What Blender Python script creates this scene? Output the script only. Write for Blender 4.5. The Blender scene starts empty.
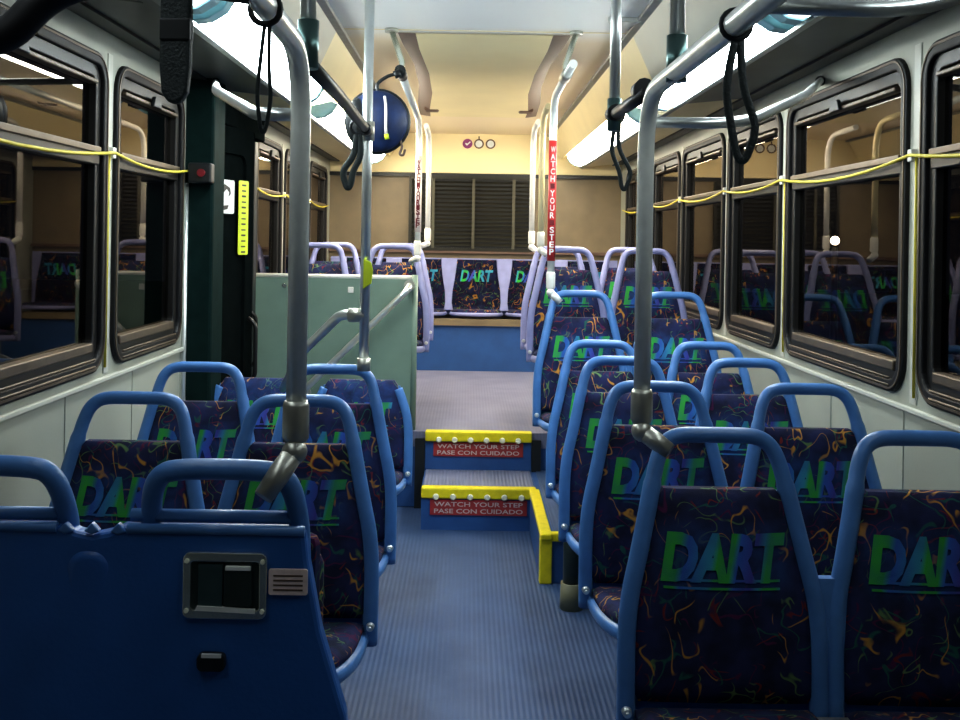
import bpy, bmesh, math, random
from mathutils import Vector, Matrix
from mathutils.geometry import tessellate_polygon
random.seed(7)
C = bpy.context.scene.collection
PI = math.pi
CAMX, CAMZ, F = -0.055, 1.41, 1050.0

# ------------------------------------------------------------------ materials
def newmat(name):
    m = bpy.data.materials.new(name); m.use_nodes = True
    nt = m.node_tree; b = nt.nodes['Principled BSDF']
    return m, nt, b

def N(nt, t, **kw):
    n = nt.nodes.new(t)
    for k, v in kw.items(): setattr(n, k, v)
    return n

def mat(name, col, rough=.5, metal=0., var=.12, scale=18., bump=0., bscale=120., spec=.5, stretch=None, coat=0.):
    m, nt, b = newmat(name)
    tc = N(nt, 'ShaderNodeTexCoord'); mp = N(nt, 'ShaderNodeMapping')
    nt.links.new(tc.outputs['Object'], mp.inputs['Vector'])
    if stretch: mp.inputs['Scale'].default_value = stretch
    no = N(nt, 'ShaderNodeTexNoise'); no.inputs['Scale'].default_value = scale; no.inputs['Detail'].default_value = 4
    nt.links.new(mp.outputs['Vector'], no.inputs['Vector'])
    cr = N(nt, 'ShaderNodeValToRGB')
    cr.color_ramp.elements[0].position = .3; cr.color_ramp.elements[1].position = .7
    cr.color_ramp.elements[0].color = (*[c*(1-var) for c in col], 1)
    cr.color_ramp.elements[1].color = (*[min(1, c*(1+var)) for c in col], 1)
    nt.links.new(no.outputs['Fac'], cr.inputs['Fac'])
    nt.links.new(cr.outputs['Color'], b.inputs['Base Color'])
    b.inputs['Roughness'].default_value = rough; b.inputs['Metallic'].default_value = metal
    b.inputs['Specular IOR Level'].default_value = spec
    b.inputs['Coat Weight'].default_value = coat
    if bump:
        n2 = N(nt, 'ShaderNodeTexNoise'); n2.inputs['Scale'].default_value = bscale
        nt.links.new(mp.outputs['Vector'], n2.inputs['Vector'])
        bp = N(nt, 'ShaderNodeBump'); bp.inputs['Strength'].default_value = bump; bp.inputs['Distance'].default_value = .01
        nt.links.new(n2.outputs['Fac'], bp.inputs['Height']); nt.links.new(bp.outputs['Normal'], b.inputs['Normal'])
    return m

def emit(name, col, strength):
    m, nt, b = newmat(name)
    b.inputs['Base Color'].default_value = (.9, .9, .9, 1)
    b.inputs['Emission Color'].default_value = (*col, 1)
    b.inputs['Emission Strength'].default_value = strength
    return m

M = {}
M['blue_plastic'] = mat('blue_plastic', (.072, .20, .47), .38, var=.10, bump=.05)
M['lit_blue_plastic'] = mat('lit_blue_plastic', (.25, .27, .50), .38, var=.08, bump=.05)  # same blue plastic, paler: the bright rear light is put into the colour
M['blue_panel'] = mat('blue_panel', (.022, .115, .38), .42, var=.12, scale=6, bump=.06)
M['dark_shell'] = mat('dark_shell', (.02, .06, .18), .5)
M['steel'] = mat('steel', (.90, .91, .85), .28, .25, var=.06, scale=30)
M['pale_steel'] = mat('pale_steel', (.72, .74, .72), .3, .75, var=.05)
M['cast_metal'] = mat('cast_metal', (.50, .49, .43), .38, .8, var=.1, scale=40)
M['white_paint'] = mat('white_paint', (.80, .79, .74), .35, var=.05)
M['cream_paint'] = mat('cream_paint', (.80, .70, .42), .4, var=.05)
M['black'] = mat('black', (.010, .012, .013), .45)
M['black_rubber'] = mat('black_rubber', (.007, .007, .008), .5, spec=.3)
M['door_dark'] = mat('door_dark', (.004, .006, .006), .7, var=.2, spec=0.)
M['column_dark'] = mat('column_dark', (.006, .017, .016), .6, spec=0.02, var=.2)
M['frame_dark'] = mat('frame_dark', (.008, .0075, .007), .42, .0, var=.2)
M['frame_tan'] = mat('frame_tan', (.13, .098, .068), .4, .4, var=.15)
M['wall'] = mat('wall', (.365, .375, .315), .45, var=.06, scale=3, bump=.03)
M['wall_upper'] = mat('wall_upper', (.50, .50, .44), .45, var=.05, scale=3)
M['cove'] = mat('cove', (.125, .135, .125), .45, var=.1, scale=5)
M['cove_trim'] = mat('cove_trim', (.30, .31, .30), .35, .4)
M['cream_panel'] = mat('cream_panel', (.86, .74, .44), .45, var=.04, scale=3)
M['taupe'] = mat('taupe', (.125, .075, .052), .5, var=.06, scale=5)  # trim colour, also the painted shade on the duct cover flanks
M['rear_brown'] = mat('rear_brown', (.19, .148, .088), .5, var=.12, scale=6, bump=.05)
M['louver'] = mat('louver', (.018, .017, .01), .4, .3)
M['louver_edge'] = mat('louver_edge', (.016, .015, .009), .5, .0)
M['frame_dark_bar'] = mat('frame_dark_bar', (.07, .065, .04), .45)
M['green_panel'] = mat('green_panel', (.20, .29, .235), .42, var=.06, scale=8, bump=.03)
M['yellow'] = mat('yellow', (.80, .66, .012), .45, var=.1, scale=30)
M['yellow_green'] = mat('yellow_green', (.62, .72, .03), .45)
M['yellow_cord'] = mat('yellow_cord', (.66, .55, .05), .45)
M['red_sign'] = mat('red_sign', (.36, .03, .03), .45)
M['red_tape'] = mat('red_tape', (.70, .05, .05), .45)
M['dark_red'] = mat('dark_red', (.16, .006, .012), .45)
M['white_letter'] = mat('white_letter', (.62, .48, .45), .5)
M['white_tape'] = mat('white_tape', (.82, .74, .70), .5)
M['white_sign'] = mat('white_sign', (.72, .76, .75), .5)
M['pink_label'] = mat('pink_label', (.85, .66, .60), .5, var=.08, scale=90)
M['purple'] = mat('purple', (.25, .04, .18), .5)
M['black_strap'] = mat('black_strap', (.012, .022, .022), .55, bump=.3, bscale=300)
M['bag_blue'] = mat('bag_blue', (.007, .022, .085), .5, var=.4, bump=.15, bscale=40)
M['bag_teal'] = mat('bag_teal', (.10, .16, .16), .5)
M['pedestal_dark'] = mat('pedestal_dark', (.03, .045, .04), .4, .4)
M['pedestal_tan'] = mat('pedestal_tan', (.20, .19, .11), .5)
M['chrome_dark'] = mat('chrome_dark', (.80, .84, .76), .25, .9, var=.1)
M['paddle'] = mat('paddle', (.10, .17, .16), .3, .8)
M['stud_white'] = mat('stud_white', (.9, .87, .70), .5)
M['bus_front'] = mat('bus_front', (.03, .032, .034), .6)
M['asphalt'] = mat('asphalt', (.012, .012, .013), .9, bump=.3)
M['lens_cool'] = emit('lens_cool', (.86, .97, 1.0), 29.)
M['lens_warm'] = emit('lens_warm', (1.0, .93, .78), 34.)
M['lens_front'] = emit('lens_front', (.84, .95, 1.0), 5.5)
M['end_cap'] = mat('end_cap', (.32, .58, .66), .3)
M['lamp_glow'] = emit('lamp_glow', (1.0, .82, .55), 30.)

def map_rng(nt, src, a, b, c, d):
    n = N(nt, 'ShaderNodeMapRange'); n.clamp = True
    for i, v in zip((1, 2, 3, 4), (a, b, c, d)): n.inputs[i].default_value = v
    nt.links.new(src, n.inputs[0]); return n.outputs[0]
def mth(nt, op, a, b=None, c=None):
    n = N(nt, 'ShaderNodeMath', operation=op)
    for i, v in enumerate((a, b, c)):
        if v is None: continue
        if isinstance(v, (int, float)): n.inputs[i].default_value = v
        else: nt.links.new(v, n.inputs[i])
    return n.outputs[0]
def mixc(nt, fac, a, b):
    n = N(nt, 'ShaderNodeMix', data_type='RGBA')
    if isinstance(fac, (int, float)): n.inputs[0].default_value = fac
    else: nt.links.new(fac, n.inputs[0])
    for i, v in ((6, a), (7, b)):
        if isinstance(v, tuple): n.inputs[i].default_value = (*v, 1)
        else: nt.links.new(v, n.inputs[i])
    return n.outputs[2]

def fabric(name, letter=False, gain=1.):
    m, nt, b = newmat(name)
    tc = N(nt, 'ShaderNodeTexCoord'); sx = N(nt, 'ShaderNodeSeparateXYZ')
    nt.links.new(tc.outputs['Object'], sx.inputs[0])
    g = lambda c: tuple(x*gain for x in c)
    base = N(nt, 'ShaderNodeTexNoise'); base.inputs['Scale'].default_value = 16
    nt.links.new(tc.outputs['Object'], base.inputs['Vector'])
    col = mixc(nt, map_rng(nt, base.outputs['Fac'], .38, .62, 0, 1), g((.008, .010, .034)), g((.016, .022, .085)))
    if not letter:
        oi = N(nt, 'ShaderNodeObjectInfo')
        def layer(col, c, off, sc, sm, w, lo, st=(1, 1, 1), dist=.6):
            mp = N(nt, 'ShaderNodeMapping'); mp.inputs['Location'].default_value = off; mp.inputs['Scale'].default_value = st
            nt.links.new(tc.outputs['Object'], mp.inputs['Vector'])
            ad = N(nt, 'ShaderNodeVectorMath', operation='ADD')
            nt.links.new(mp.outputs['Vector'], ad.inputs[0]); nt.links.new(oi.outputs['Random'], ad.inputs[1])
            n1 = N(nt, 'ShaderNodeTexNoise'); n1.inputs['Scale'].default_value = sc; n1.inputs['Detail'].default_value = 1.; n1.inputs['Distortion'].default_value = dist
            nt.links.new(ad.outputs[0], n1.inputs['Vector'])
            n2 = N(nt, 'ShaderNodeTexNoise'); n2.inputs['Scale'].default_value = sm; n2.inputs['Detail'].default_value = 2.
            nt.links.new(ad.outputs[0], n2.inputs['Vector'])
            d = mth(nt, 'ABSOLUTE', mth(nt, 'SUBTRACT', n1.outputs['Fac'], .5))
            line = map_rng(nt, d, w*.35, w, 1, 0)
            msk = map_rng(nt, n2.outputs['Fac'], lo, lo+.05, 0, 1)
            return mixc(nt, mth(nt, 'MULTIPLY', line, msk), col, g(c))
        col = layer(col, (.075, .010, .06), (3, 1, 2), 12, 13, .016, .50)
        col = layer(col, (.18, .02, .02), (5, 2, 7), 13, 13, .014, .505)
        col = layer(col, (.015, .10, .085), (1, 8, 3), 12, 14, .014, .50)
        col = layer(col, (.11, .20, .08), (11, 3, 1), 13, 12, .013, .505)
        col = layer(col, (.52, .25, .045), (2, 12, 5), 13, 12, .017, .495, (1.2, 1, .8))
        # blue ghost band behind the lettering
        zz = mth(nt, 'ABSOLUTE', mth(nt, 'SUBTRACT', sx.outputs['Z'], .755))
        xx = mth(nt, 'ABSOLUTE', sx.outputs['X'])
        bm_ = mth(nt, 'MULTIPLY', map_rng(nt, zz, .045, .085, 1, 0), map_rng(nt, xx, .12, .15, 1, 0))
        n3 = N(nt, 'ShaderNodeTexNoise'); n3.inputs['Scale'].default_value = 30
        nt.links.new(tc.outputs['Object'], n3.inputs['Vector'])
        bm_ = mth(nt, 'MULTIPLY', bm_, map_rng(nt, n3.outputs['Fac'], .35, .6, .25, .85))
        col = mixc(nt, bm_, col, g((.018, .05, .17)))
    else:
        t = mth(nt, 'SUBTRACT', sx.outputs['X'], mth(nt, 'MULTIPLY', mth(nt, 'SUBTRACT', sx.outputs['Z'], .74), .22))
        f = map_rng(nt, t, -.15, .15, 0, 1)
        cr = N(nt, 'ShaderNodeValToRGB'); e = cr.color_ramp.elements
        G_, B_, T_, V_ = (.04, .36, .045), (.035, .12, .48), (.04, .26, .38), (.06, .05, .30)
        stops = [(.0, T_), (.06, G_), (.17, G_), (.22, B_), (.40, T_), (.44, G_), (.54, G_), (.58, B_), (.70, V_), (.75, T_), (.79, G_), (.88, G_), (.92, T_)]
        e[0].position, e[0].color = stops[0][0], (*g(stops[0][1]), 1)
        e[1].position, e[1].color = stops[-1][0], (*g(stops[-1][1]), 1)
        for p, c in stops[1:-1]:
            k = e.new(p); k.color = (*g(c), 1)
        nt.links.new(f, cr.inputs['Fac'])
        col = mixc(nt, map_rng(nt, base.outputs['Fac'], .35, .7, 0, .45), cr.outputs['Color'], g((.02, .05, .20)))
    nt.links.new(col, b.inputs['Base Color'])
    b.inputs['Roughness'].default_value = .85; b.inputs['Specular IOR Level'].default_value = .25
    n = N(nt, 'ShaderNodeTexNoise'); n.inputs['Scale'].default_value = 500
    nt.links.new(tc.outputs['Object'], n.inputs['Vector'])
    bp = N(nt, 'ShaderNodeBump'); bp.inputs['Strength'].default_value = .25; bp.inputs['Distance'].default_value = .003
    nt.links.new(n.outputs['Fac'], bp.inputs['Height']); nt.links.new(bp.outputs['Normal'], b.inputs['Normal'])
    return m
M['fabric'] = fabric('fabric', gain=1.0)
M['letter'] = fabric('letter', True, gain=1.05)

def floor_mat(name, c1, c2, rib=60., bs=.5):
    m, nt, b = newmat(name)
    tc = N(nt, 'ShaderNodeTexCoord')
    n = N(nt, 'ShaderNodeTexNoise'); n.inputs['Scale'].default_value = 5; n.inputs['Detail'].default_value = 6
    nt.links.new(tc.outputs['Object'], n.inputs['Vector'])
    n2 = N(nt, 'ShaderNodeTexNoise'); n2.inputs['Scale'].default_value = 140
    nt.links.new(tc.outputs['Object'], n2.inputs['Vector'])
    col = mixc(nt, map_rng(nt, n.outputs['Fac'], .35, .65, 0, 1), c1, c2)
    col = mixc(nt, map_rng(nt, n2.outputs['Fac'], .66, .72, 0, .12), col, (.35, .35, .4))
    sx = N(nt, 'ShaderNodeSeparateXYZ'); nt.links.new(tc.outputs['Object'], sx.inputs[0])
    s = mth(nt, 'SINE', mth(nt, 'MULTIPLY', sx.outputs['X'], rib*2*PI))
    col = mixc(nt, map_rng(nt, s, -1, -.2, .10, 0), col, tuple(x*.45 for x in c1))
    nt.links.new(col, b.inputs['Base Color'])
    b.inputs['Roughness'].default_value = .55
    bp = N(nt, 'ShaderNodeBump'); bp.inputs['Strength'].default_value = bs; bp.inputs['Distance'].default_value = .004
    nt.links.new(s, bp.inputs['Height']); nt.links.new(bp.outputs['Normal'], b.inputs['Normal'])
    return m
M['floor_low'] = floor_mat('floor_low', (.032, .070, .165), (.048, .092, .20), 55, .2)
M['floor_up'] = floor_mat('floor_up', (.155, .158, .235), (.19, .192, .275), 55, .12)
M['riser_blue'] = mat('riser_blue', (.022, .085, .26), .5, var=.12, scale=8, bump=.05)
M['tread'] = floor_mat('tread', (.16, .18, .28), (.20, .22, .33), 55)

def glass(name, ior):
    m, nt, b = newmat(name)
    out = [n for n in nt.nodes if n.type == 'OUTPUT_MATERIAL'][0]
    nt.nodes.remove(b)
    tr = N(nt, 'ShaderNodeBsdfTransparent'); tr.inputs['Color'].default_value = (.30, .29, .30, 1)
    gl = N(nt, 'ShaderNodeBsdfGlossy'); gl.inputs['Roughness'].default_value = .015; gl.inputs['Color'].default_value = (.95, .86, .76, 1)
    lw = N(nt, 'ShaderNodeFresnel'); lw.inputs['IOR'].default_value = ior
    n = N(nt, 'ShaderNodeTexNoise'); n.inputs['Scale'].default_value = 4
    bp = N(nt, 'ShaderNodeBump'); bp.inputs['Strength'].default_value = .02
    nt.links.new(n.outputs['Fac'], bp.inputs['Height']); nt.links.new(bp.outputs['Normal'], gl.inputs['Normal'])
    mx = N(nt, 'ShaderNodeMixShader')
    nt.links.new(lw.outputs[0], mx.inputs[0]); nt.links.new(tr.outputs[0], mx.inputs[1]); nt.links.new(gl.outputs[0], mx.inputs[2])
    nt.links.new(mx.outputs[0], out.inputs['Surface'])
    return m
M['glass'] = glass('glass', 1.62)
M['glass_lower'] = glass('glass_lower', 1.33)

def ceil_mat():
    m, nt, b = newmat('ceiling_warm_tint')
    tc = N(nt, 'ShaderNodeTexCoord'); sx = N(nt, 'ShaderNodeSeparateXYZ'); nt.links.new(tc.outputs['Object'], sx.inputs[0])
    n = N(nt, 'ShaderNodeTexNoise'); n.inputs['Scale'].default_value = 2
    nt.links.new(tc.outputs['Object'], n.inputs['Vector'])
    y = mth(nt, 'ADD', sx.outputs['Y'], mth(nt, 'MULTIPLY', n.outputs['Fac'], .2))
    col = mixc(nt, map_rng(nt, y, 4.38, 4.7, 0, 1), (.90, .91, .90), (.86, .71, .49))  # cream towards the rear: part of the warm light is put into the colour
    nt.links.new(col, b.inputs['Base Color']); b.inputs['Roughness'].default_value = .35
    return m
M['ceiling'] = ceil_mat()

# ------------------------------------------------------------------ geometry helpers
def box(bm, x0, x1, y0, y1, z0, z1, mi=0):
    vs = [bm.verts.new((x, y, z)) for x in (x0, x1) for y in (y0, y1) for z in (z0, z1)]
    for f in ((0, 1, 3, 2), (4, 6, 7, 5), (0, 4, 5, 1), (2, 3, 7, 6), (0, 2, 6, 4), (1, 5, 7, 3)):
        bm.faces.new([vs[i] for i in f]).material_index = mi
    return vs

def tube(bm, pts, r, seg=12, closed=False, flat=1., mi=0):
    pts = [Vector(p) for p in pts]; n = len(pts)
    rs = r if isinstance(r, (list, tuple)) else [r]*n
    rings = []; up = None
    for i, p in enumerate(pts):
        if closed: t = pts[(i+1) % n]-pts[i-1]
        else: t = pts[min(i+1, n-1)]-pts[max(i-1, 0)]
        t.normalize()
        if up is None:
            up = Vector((0, 0, 1)) if abs(t.z) < .9 else Vector((0, 1, 0))
        up = up-t*up.dot(t)
        if up.length < 1e-6: up = t.orthogonal()
        up.normalize(); s = t.cross(up)
        rings.append([bm.verts.new(p+(s*math.cos(a)+up*math.sin(a)*flat)*rs[i]) for a in (2*PI*k/seg for k in range(seg))])
    for i in range(n if closed else n-1):
        a, b = rings[i], rings[(i+1) % n]
        for k in range(seg):
            f = bm.faces.new((a[k], a[(k+1) % seg], b[(k+1) % seg], b[k])); f.smooth = True; f.material_index = mi
    if not closed:
        bm.faces.new(rings[0]).material_index = mi; bm.faces.new(rings[-1][::-1]).material_index = mi

def spline(pts, k=6, closed=False):
    P = [Vector(p) for p in pts]; n = len(P); out = []
    for i in range(n if closed else n-1):
        if closed: p0, p1, p2, p3 = P[i-1], P[i], P[(i+1) % n], P[(i+2) % n]
        else: p0, p1, p2, p3 = P[max(i-1, 0)], P[i], P[i+1], P[min(i+2, n-1)]
        for j in range(k):
            t = j/k
            out.append(.5*((2*p1)+(p2-p0)*t+(2*p0-5*p1+4*p2-p3)*t*t+(3*p1-p0-3*p2+p3)*t**3))
    if not closed: out.append(P[-1])
    return out

def fillet(pts, r, k=6):
    P = [Vector(p) for p in pts]; out = [P[0]]
    for i in range(1, len(P)-1):
        a, b, c = P[i-1], P[i], P[i+1]
        d1 = (a-b); d2 = (c-b); q = min(r, d1.length*.45, d2.length*.45)
        s = b+d1.normalized()*q; e = b+d2.normalized()*q
        for j in range(k+1):
            t = j/k
            out.append(s*(1-t)**2+b*2*t*(1-t)+e*t*t)
    out.append(P[-1]); return out

def slab(bm, outline, h, crown=0., ins=.9, mi=0):
    """rounded cushion from a plan outline [(x,y,z)...]; z is the bottom height of each point"""
    n = len(outline); c = sum((Vector(p) for p in outline), Vector())/n
    def ring(s, dz): return [bm.verts.new((c.x+(p[0]-c.x)*s, c.y+(p[1]-c.y)*s, p[2]+dz)) for p in outline]
    R = [ring(ins*.97, 0), ring(1, h*.3), ring(1, h*.65), ring(ins, h), ring(ins*.6, h+crown*.8)]
    for a, b in zip(R, R[1:]):
        for k in range(n):
            f = bm.faces.new((a[k], a[(k+1) % n], b[(k+1) % n], b[k])); f.smooth = True; f.material_index = mi
    f = bm.faces.new(R[-1]); f.smooth = True; f.material_index = mi
    bm.faces.new(R[0][::-1]).material_index = mi

def rrect(w, h, r, k=6):
    out = []
    for cx, cy, a0 in ((w/2-r, h/2-r, 0), (-w/2+r, h/2-r, PI/2), (-w/2+r, -h/2+r, PI), (w/2-r, -h/2+r, 1.5*PI)):
        for j in range(k+1):
            a = a0+PI/2*j/k; out.append((cx+r*math.cos(a), cy+r*math.sin(a)))
    return out

def ring_solid(bm, outer, inner, d0, d1, plane, mi=0):
    """ring between two outlines of equal count; plane(a,b,d)->xyz; d0..d1 its depth"""
    n = len(outer)
    L = [[bm.verts.new(plane(p[0], p[1], d)) for p in o] for o, d in ((outer, d0), (outer, d1), (inner, d1), (inner, d0))]
    for q in range(4):
        a, b = L[q], L[(q+1) % 4]
        for k in range(n):
            f = bm.faces.new((a[k], a[(k+1) % n], b[(k+1) % n], b[k])); f.material_index = mi

def plate(bm, outline, d0, d1, plane, mi=0):
    n = len(outline)
    a = [bm.verts.new(plane(p[0], p[1], d0)) for p in outline]; b = [bm.verts.new(plane(p[0], p[1], d1)) for p in outline]
    bm.faces.new(a).material_index = mi; bm.faces.new(b[::-1]).material_index = mi
    for k in range(n): bm.faces.new((a[k], b[k], b[(k+1) % n], a[(k+1) % n])).material_index = mi

def disc_path(c, r, axis='y', n=20):
    out = []
    for k in range(n):
        a = 2*PI*k/n
        out.append((c[0]+r*math.cos(a), c[1], c[2]+r*math.sin(a)) if axis == 'y' else (c[0]+r*math.cos(a), c[1]+r*math.sin(a), c[2]))
    return out

def obj(name, bm, mats, parent=None, bevel=0., loc=None):
    bmesh.ops.recalc_face_normals(bm, faces=bm.faces[:])
    me = bpy.data.meshes.new(name); bm.to_mesh(me); bm.free()
    o = bpy.data.objects.new(name, me); C.objects.link(o)
    for m in (mats if isinstance(mats, (list, tuple)) else [mats]): me.materials.append(M[m] if isinstance(m, str) else m)
    if parent: o.parent = parent
    if loc: o.location = loc
    if bevel:
        b = o.modifiers.new('bevel', 'BEVEL'); b.width = bevel; b.segments = 2; b.limit_method = 'ANGLE'
    return o
BM = bmesh.new

def tag(o, label, cat, group=None):
    o['label'] = label; o['category'] = cat
    if group: o['group'] = group
    return o
def thing(name, label, cat, loc=(0, 0, 0), group=None):
    o = bpy.data.objects.new(name, None); C.objects.link(o); o.location = loc; o.empty_display_size = .1
    return tag(o, label, cat, group)
def struct(name, bm, mats, parent=None, **k):
    o = obj(name, bm, mats, parent, **k)
    if not parent: o['kind'] = 'structure'
    return o
def dup(root, loc, label, group=None):
    r = root.copy(); C.objects.link(r); r.location = loc; r['label'] = label
    if group: r['group'] = group
    for ch in list(root.children):
        c = ch.copy(); C.objects.link(c); c.parent = r
        for g in list(ch.children):
            d = g.copy(); C.objects.link(d); d.parent = c
    return r

def text_mesh(s, size, bold=0., shear=0.):
    cu = bpy.data.curves.new('txt', 'FONT'); cu.body = s; cu.size = size; cu.offset = bold; cu.shear = shear
    cu.align_x = 'CENTER'; cu.align_y = 'CENTER'; cu.resolution_u = 3
    o = bpy.data.objects.new('txt', cu); C.objects.link(o)
    dg = bpy.context.evaluated_depsgraph_get()
    me = bpy.data.meshes.new_from_object(o.evaluated_get(dg))
    vs = [v.co.copy() for v in me.vertices]; fs = [tuple(p.vertices) for p in me.polygons]
    bpy.data.objects.remove(o); bpy.data.curves.remove(cu); bpy.data.meshes.remove(me)
    return vs, fs
def add_text(bm, s, size, fn, mi, bold=0., shear=0., fit=None):
    vs, fs = text_mesh(s, size, bold, shear)
    x0 = min(v.x for v in vs); x1 = max(v.x for v in vs); y0 = min(v.y for v in vs); y1 = max(v.y for v in vs)
    if fit:
        sx = fit[0]/(x1-x0); sy = fit[1]/(y1-y0); cx = (x0+x1)/2; cy = (y0+y1)/2
        for v in vs: v.x = (v.x-cx)*sx; v.y = (v.y-cy)*sy
    V = [bm.verts.new(fn(v.x, v.y)) for v in vs]
    for f in fs:
        try: bm.faces.new([V[i] for i in f]).material_index = mi
        except ValueError: pass

# ------------------------------------------------------------------ SETTING
Y0, Y1 = -1.2, 8.65
XW = 1.2
WZ0, WZ1, WR = .985, 1.965, .09

def side_wall(name, side, y0, y1, wins):
    x = side*XW
    outer = [(y0, 0.0), (y1, 0.0), (y1, 2.07), (y0, 2.07)]
    loops = [[Vector((a, b, 0)) for a, b in outer]]
    for a, b in wins:
        o = rrect(b-a-.03, WZ1-WZ0-.03, WR)
        loops.append([Vector(((a+b)/2+p[0], (WZ0+WZ1)/2+p[1], 0)) for p in o[::-1]])
    tris = tessellate_polygon(loops)
    bm = BM(); V = []
    for l in loops:
        V += [bm.verts.new((x, p.x, p.y)) for p in l]
    for t in tris: bm.faces.new([V[i] for i in t])
    # reveals so the wall reads as a thick body
    i = 0
    for l in loops:
        vs = V[i:i+len(l)]; i += len(l)
        ws = [bm.verts.new((x+side*.05, v.co.y, v.co.z)) for v in vs]
        for k in range(len(l)): bm.faces.new((vs[k], vs[(k+1) % len(l)], ws[(k+1) % len(l)], ws[k]))
    return struct(name, bm, 'wall')

RW = [(.40, 1.66), (1.75, 2.90), (2.99, 4.12), (4.20, 5.05), (5.13, 6.13), (6.21, 7.12), (7.20, 8.30)]
LWf = [(.45, 1.86), (1.95, 3.29), (3.37, 4.17)]
LWr = [(5.62, 6.38), (6.50, 7.40), (7.52, 8.40)]
side_wall('wall_right', 1, Y0, Y1, RW)
side_wall('wall_left', -1, Y0, 4.24, LWf)
side_wall('wall_left_rear', -1, 5.47, Y1, LWr)

def window(idx, side, y0, y1):
    w = y1-y0; h = WZ1-WZ0; cy = (y0+y1)/2; cz = (WZ0+WZ1)/2; x = side*XW
    pl = lambda a, b, d: (x-side*d, cy+a, cz+b)
    bm = BM(); ring_solid(bm, rrect(w, h, WR+.01), rrect(w-.075, h-.075, WR-.03), -.012, .014, pl)
    fr = struct('window_%d' % idx, bm, 'black_rubber', bevel=.005)
    bm = BM(); ring_solid(bm, rrect(w-.016, h-.016, WR+.003), rrect(w-.028, h-.028, WR-.005), .013, .017, pl)
    obj('bead', bm, 'frame_tan', fr)
    # inner sash frame, set back
    bm = BM(); ring_solid(bm, rrect(w-.07, h-.07, WR-.03), rrect(w-.15, h-.15, WR-.055), -.035, .0, pl)
    obj('sash', bm, 'frame_dark', fr, bevel=.004)
    zt = 1.652-cz
    bm = BM()
    vs = [(-w/2+.05, zt-.03), (w/2-.05, zt-.03), (w/2-.05, zt+.028), (-w/2+.05, zt+.028)]
    plate(bm, vs, -.03, .004, pl); obj('transom', bm, 'frame_dark', fr, bevel=.004)
    bm = BM(); plate(bm, [(-w/2+.055, zt+.006), (w/2-.055, zt+.006), (w/2-.055, zt+.026), (-w/2+.055, zt+.026)], .003, .012, pl)
    obj('transom_ledge', bm, 'frame_tan', fr, bevel=.003)
    # tan sill and black drip ridges at the foot of the lower pane
    bm = BM(); plate(bm, [(-w/2+.085, -h/2+.062), (w/2-.085, -h/2+.062), (w/2-.085, -h/2+.092), (-w/2+.085, -h/2+.092)], -.03, .006, pl)
    obj('sill_ledge', bm, 'frame_tan', fr, bevel=.004)
    bm = BM()
    for k in range(2):
        z = -h/2+.020+k*.022
        tube(bm, [pl(-w/2+.09, z, .014), pl(w/2-.09, z, .014)], .0035, 6)
    obj('drip_ridge', bm, 'frame_tan', fr)
    # hopper top rail
    bm = BM(); plate(bm, [(-w/2+.09, h/2-.098), (w/2-.09, h/2-.098), (w/2-.09, h/2-.084), (-w/2+.09, h/2-.084)], -.02, .012, pl)
    obj('hopper_rail', bm, 'frame_tan', fr, bevel=.004)
    bm = BM(); plate(bm, [(-.05, h/2-.10), (.05, h/2-.10), (.03, h/2-.062), (-.03, h/2-.062)], .012, .026, pl)
    obj('hopper_latch', bm, 'black', fr, bevel=.003)
    for nm, a, b in (('upper_pane', zt+.02, h/2-.07), ('lower_pane', -h/2+.07, zt-.02)):
        bm = BM(); vs = [bm.verts.new(pl(p, q, -.022)) for p, q in ((-w/2+.06, a), (w/2-.06, a), (w/2-.06, b), (-w/2+.06, b))]
        bm.faces.new(vs); po = obj(nm, bm, 'glass' if nm == 'upper_pane' else 'glass_lower', fr)
        if po.data.polygons[0].normal.x*side > 0: po.data.flip_normals()
    return fr
k = 1
for a, b in RW: window(k, 1, a, b); k += 1
for a, b in LWf+LWr: window(k, -1, a, b); k += 1

# floors, risers, platform
bm = BM(); box(bm, -XW, XW, Y0, 5.52, -.06, 0); struct('floor', bm, 'floor_low')
bm = BM(); box(bm, -XW, XW, 5.52, Y1, .32, .40); struct('floor_rear', bm, 'floor_up')
bm = BM(); box(bm, -XW, XW, 5.535, 5.58, 0, .32); struct('trim_riser', bm, 'riser_blue')
bm = BM(); box(bm, -.315, -.264, 5.50, 5.535, 0, .365); box(bm, .297, .345, 5.50, 5.535, .2, .365); struct('trim_post', bm, 'black')
# the step block between the two levels
bm = BM(); box(bm, -.262, .295, 5.10, 5.534, 0, .2); st = struct('step', bm, 'riser_blue'); st['kind'] = 'structure'
bm = BM(); box(bm, -.255, .288, 5.14, 5.53, .2, .204); obj('tread', bm, 'tread', st)
bm = BM(); box(bm, -.262, .295, 5.512, 5.534, .2, .36); obj('riser', bm, 'riser_blue', st)
for nm, y, z in (('lower', 5.10, .2), ('upper', 5.50, .4)):
    bm = BM(); box(bm, -.262, .297, y-.014, y+.045, z-.046, z+.008)
    nz = obj('nosing', bm, 'yellow', st, bevel=.008)
    for i in range(6):
        bm = BM(); x = -.19+i*.083
        tube(bm, [(x, y-.012, z-.036), (x, y-.022, z-.036)], [.017, .011], 12); obj('stud', bm, 'stud_white', nz)
    bm = BM(); ys = y-.008 if nm == 'lower' else y+.004
    box(bm, -.218, .252, ys, ys+.006, z-.125, z-.052)
    add_text(bm, 'WATCH YOUR STEP', .04, lambda a, b: (a+.017, ys-.002, z-.072+b), 1, .0006, fit=(.43, .022))
    add_text(bm, 'PASE CON CUIDADO', .04, lambda a, b: (a+.017, ys-.002, z-.105+b), 1, .0006, fit=(.43, .022))
    tag(obj('warning_sign', bm, ['red_sign', 'white_letter']), 'red bilingual warning strip on the %s step riser' % nm, 'sign', 'red warning strips on the step risers')
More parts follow.
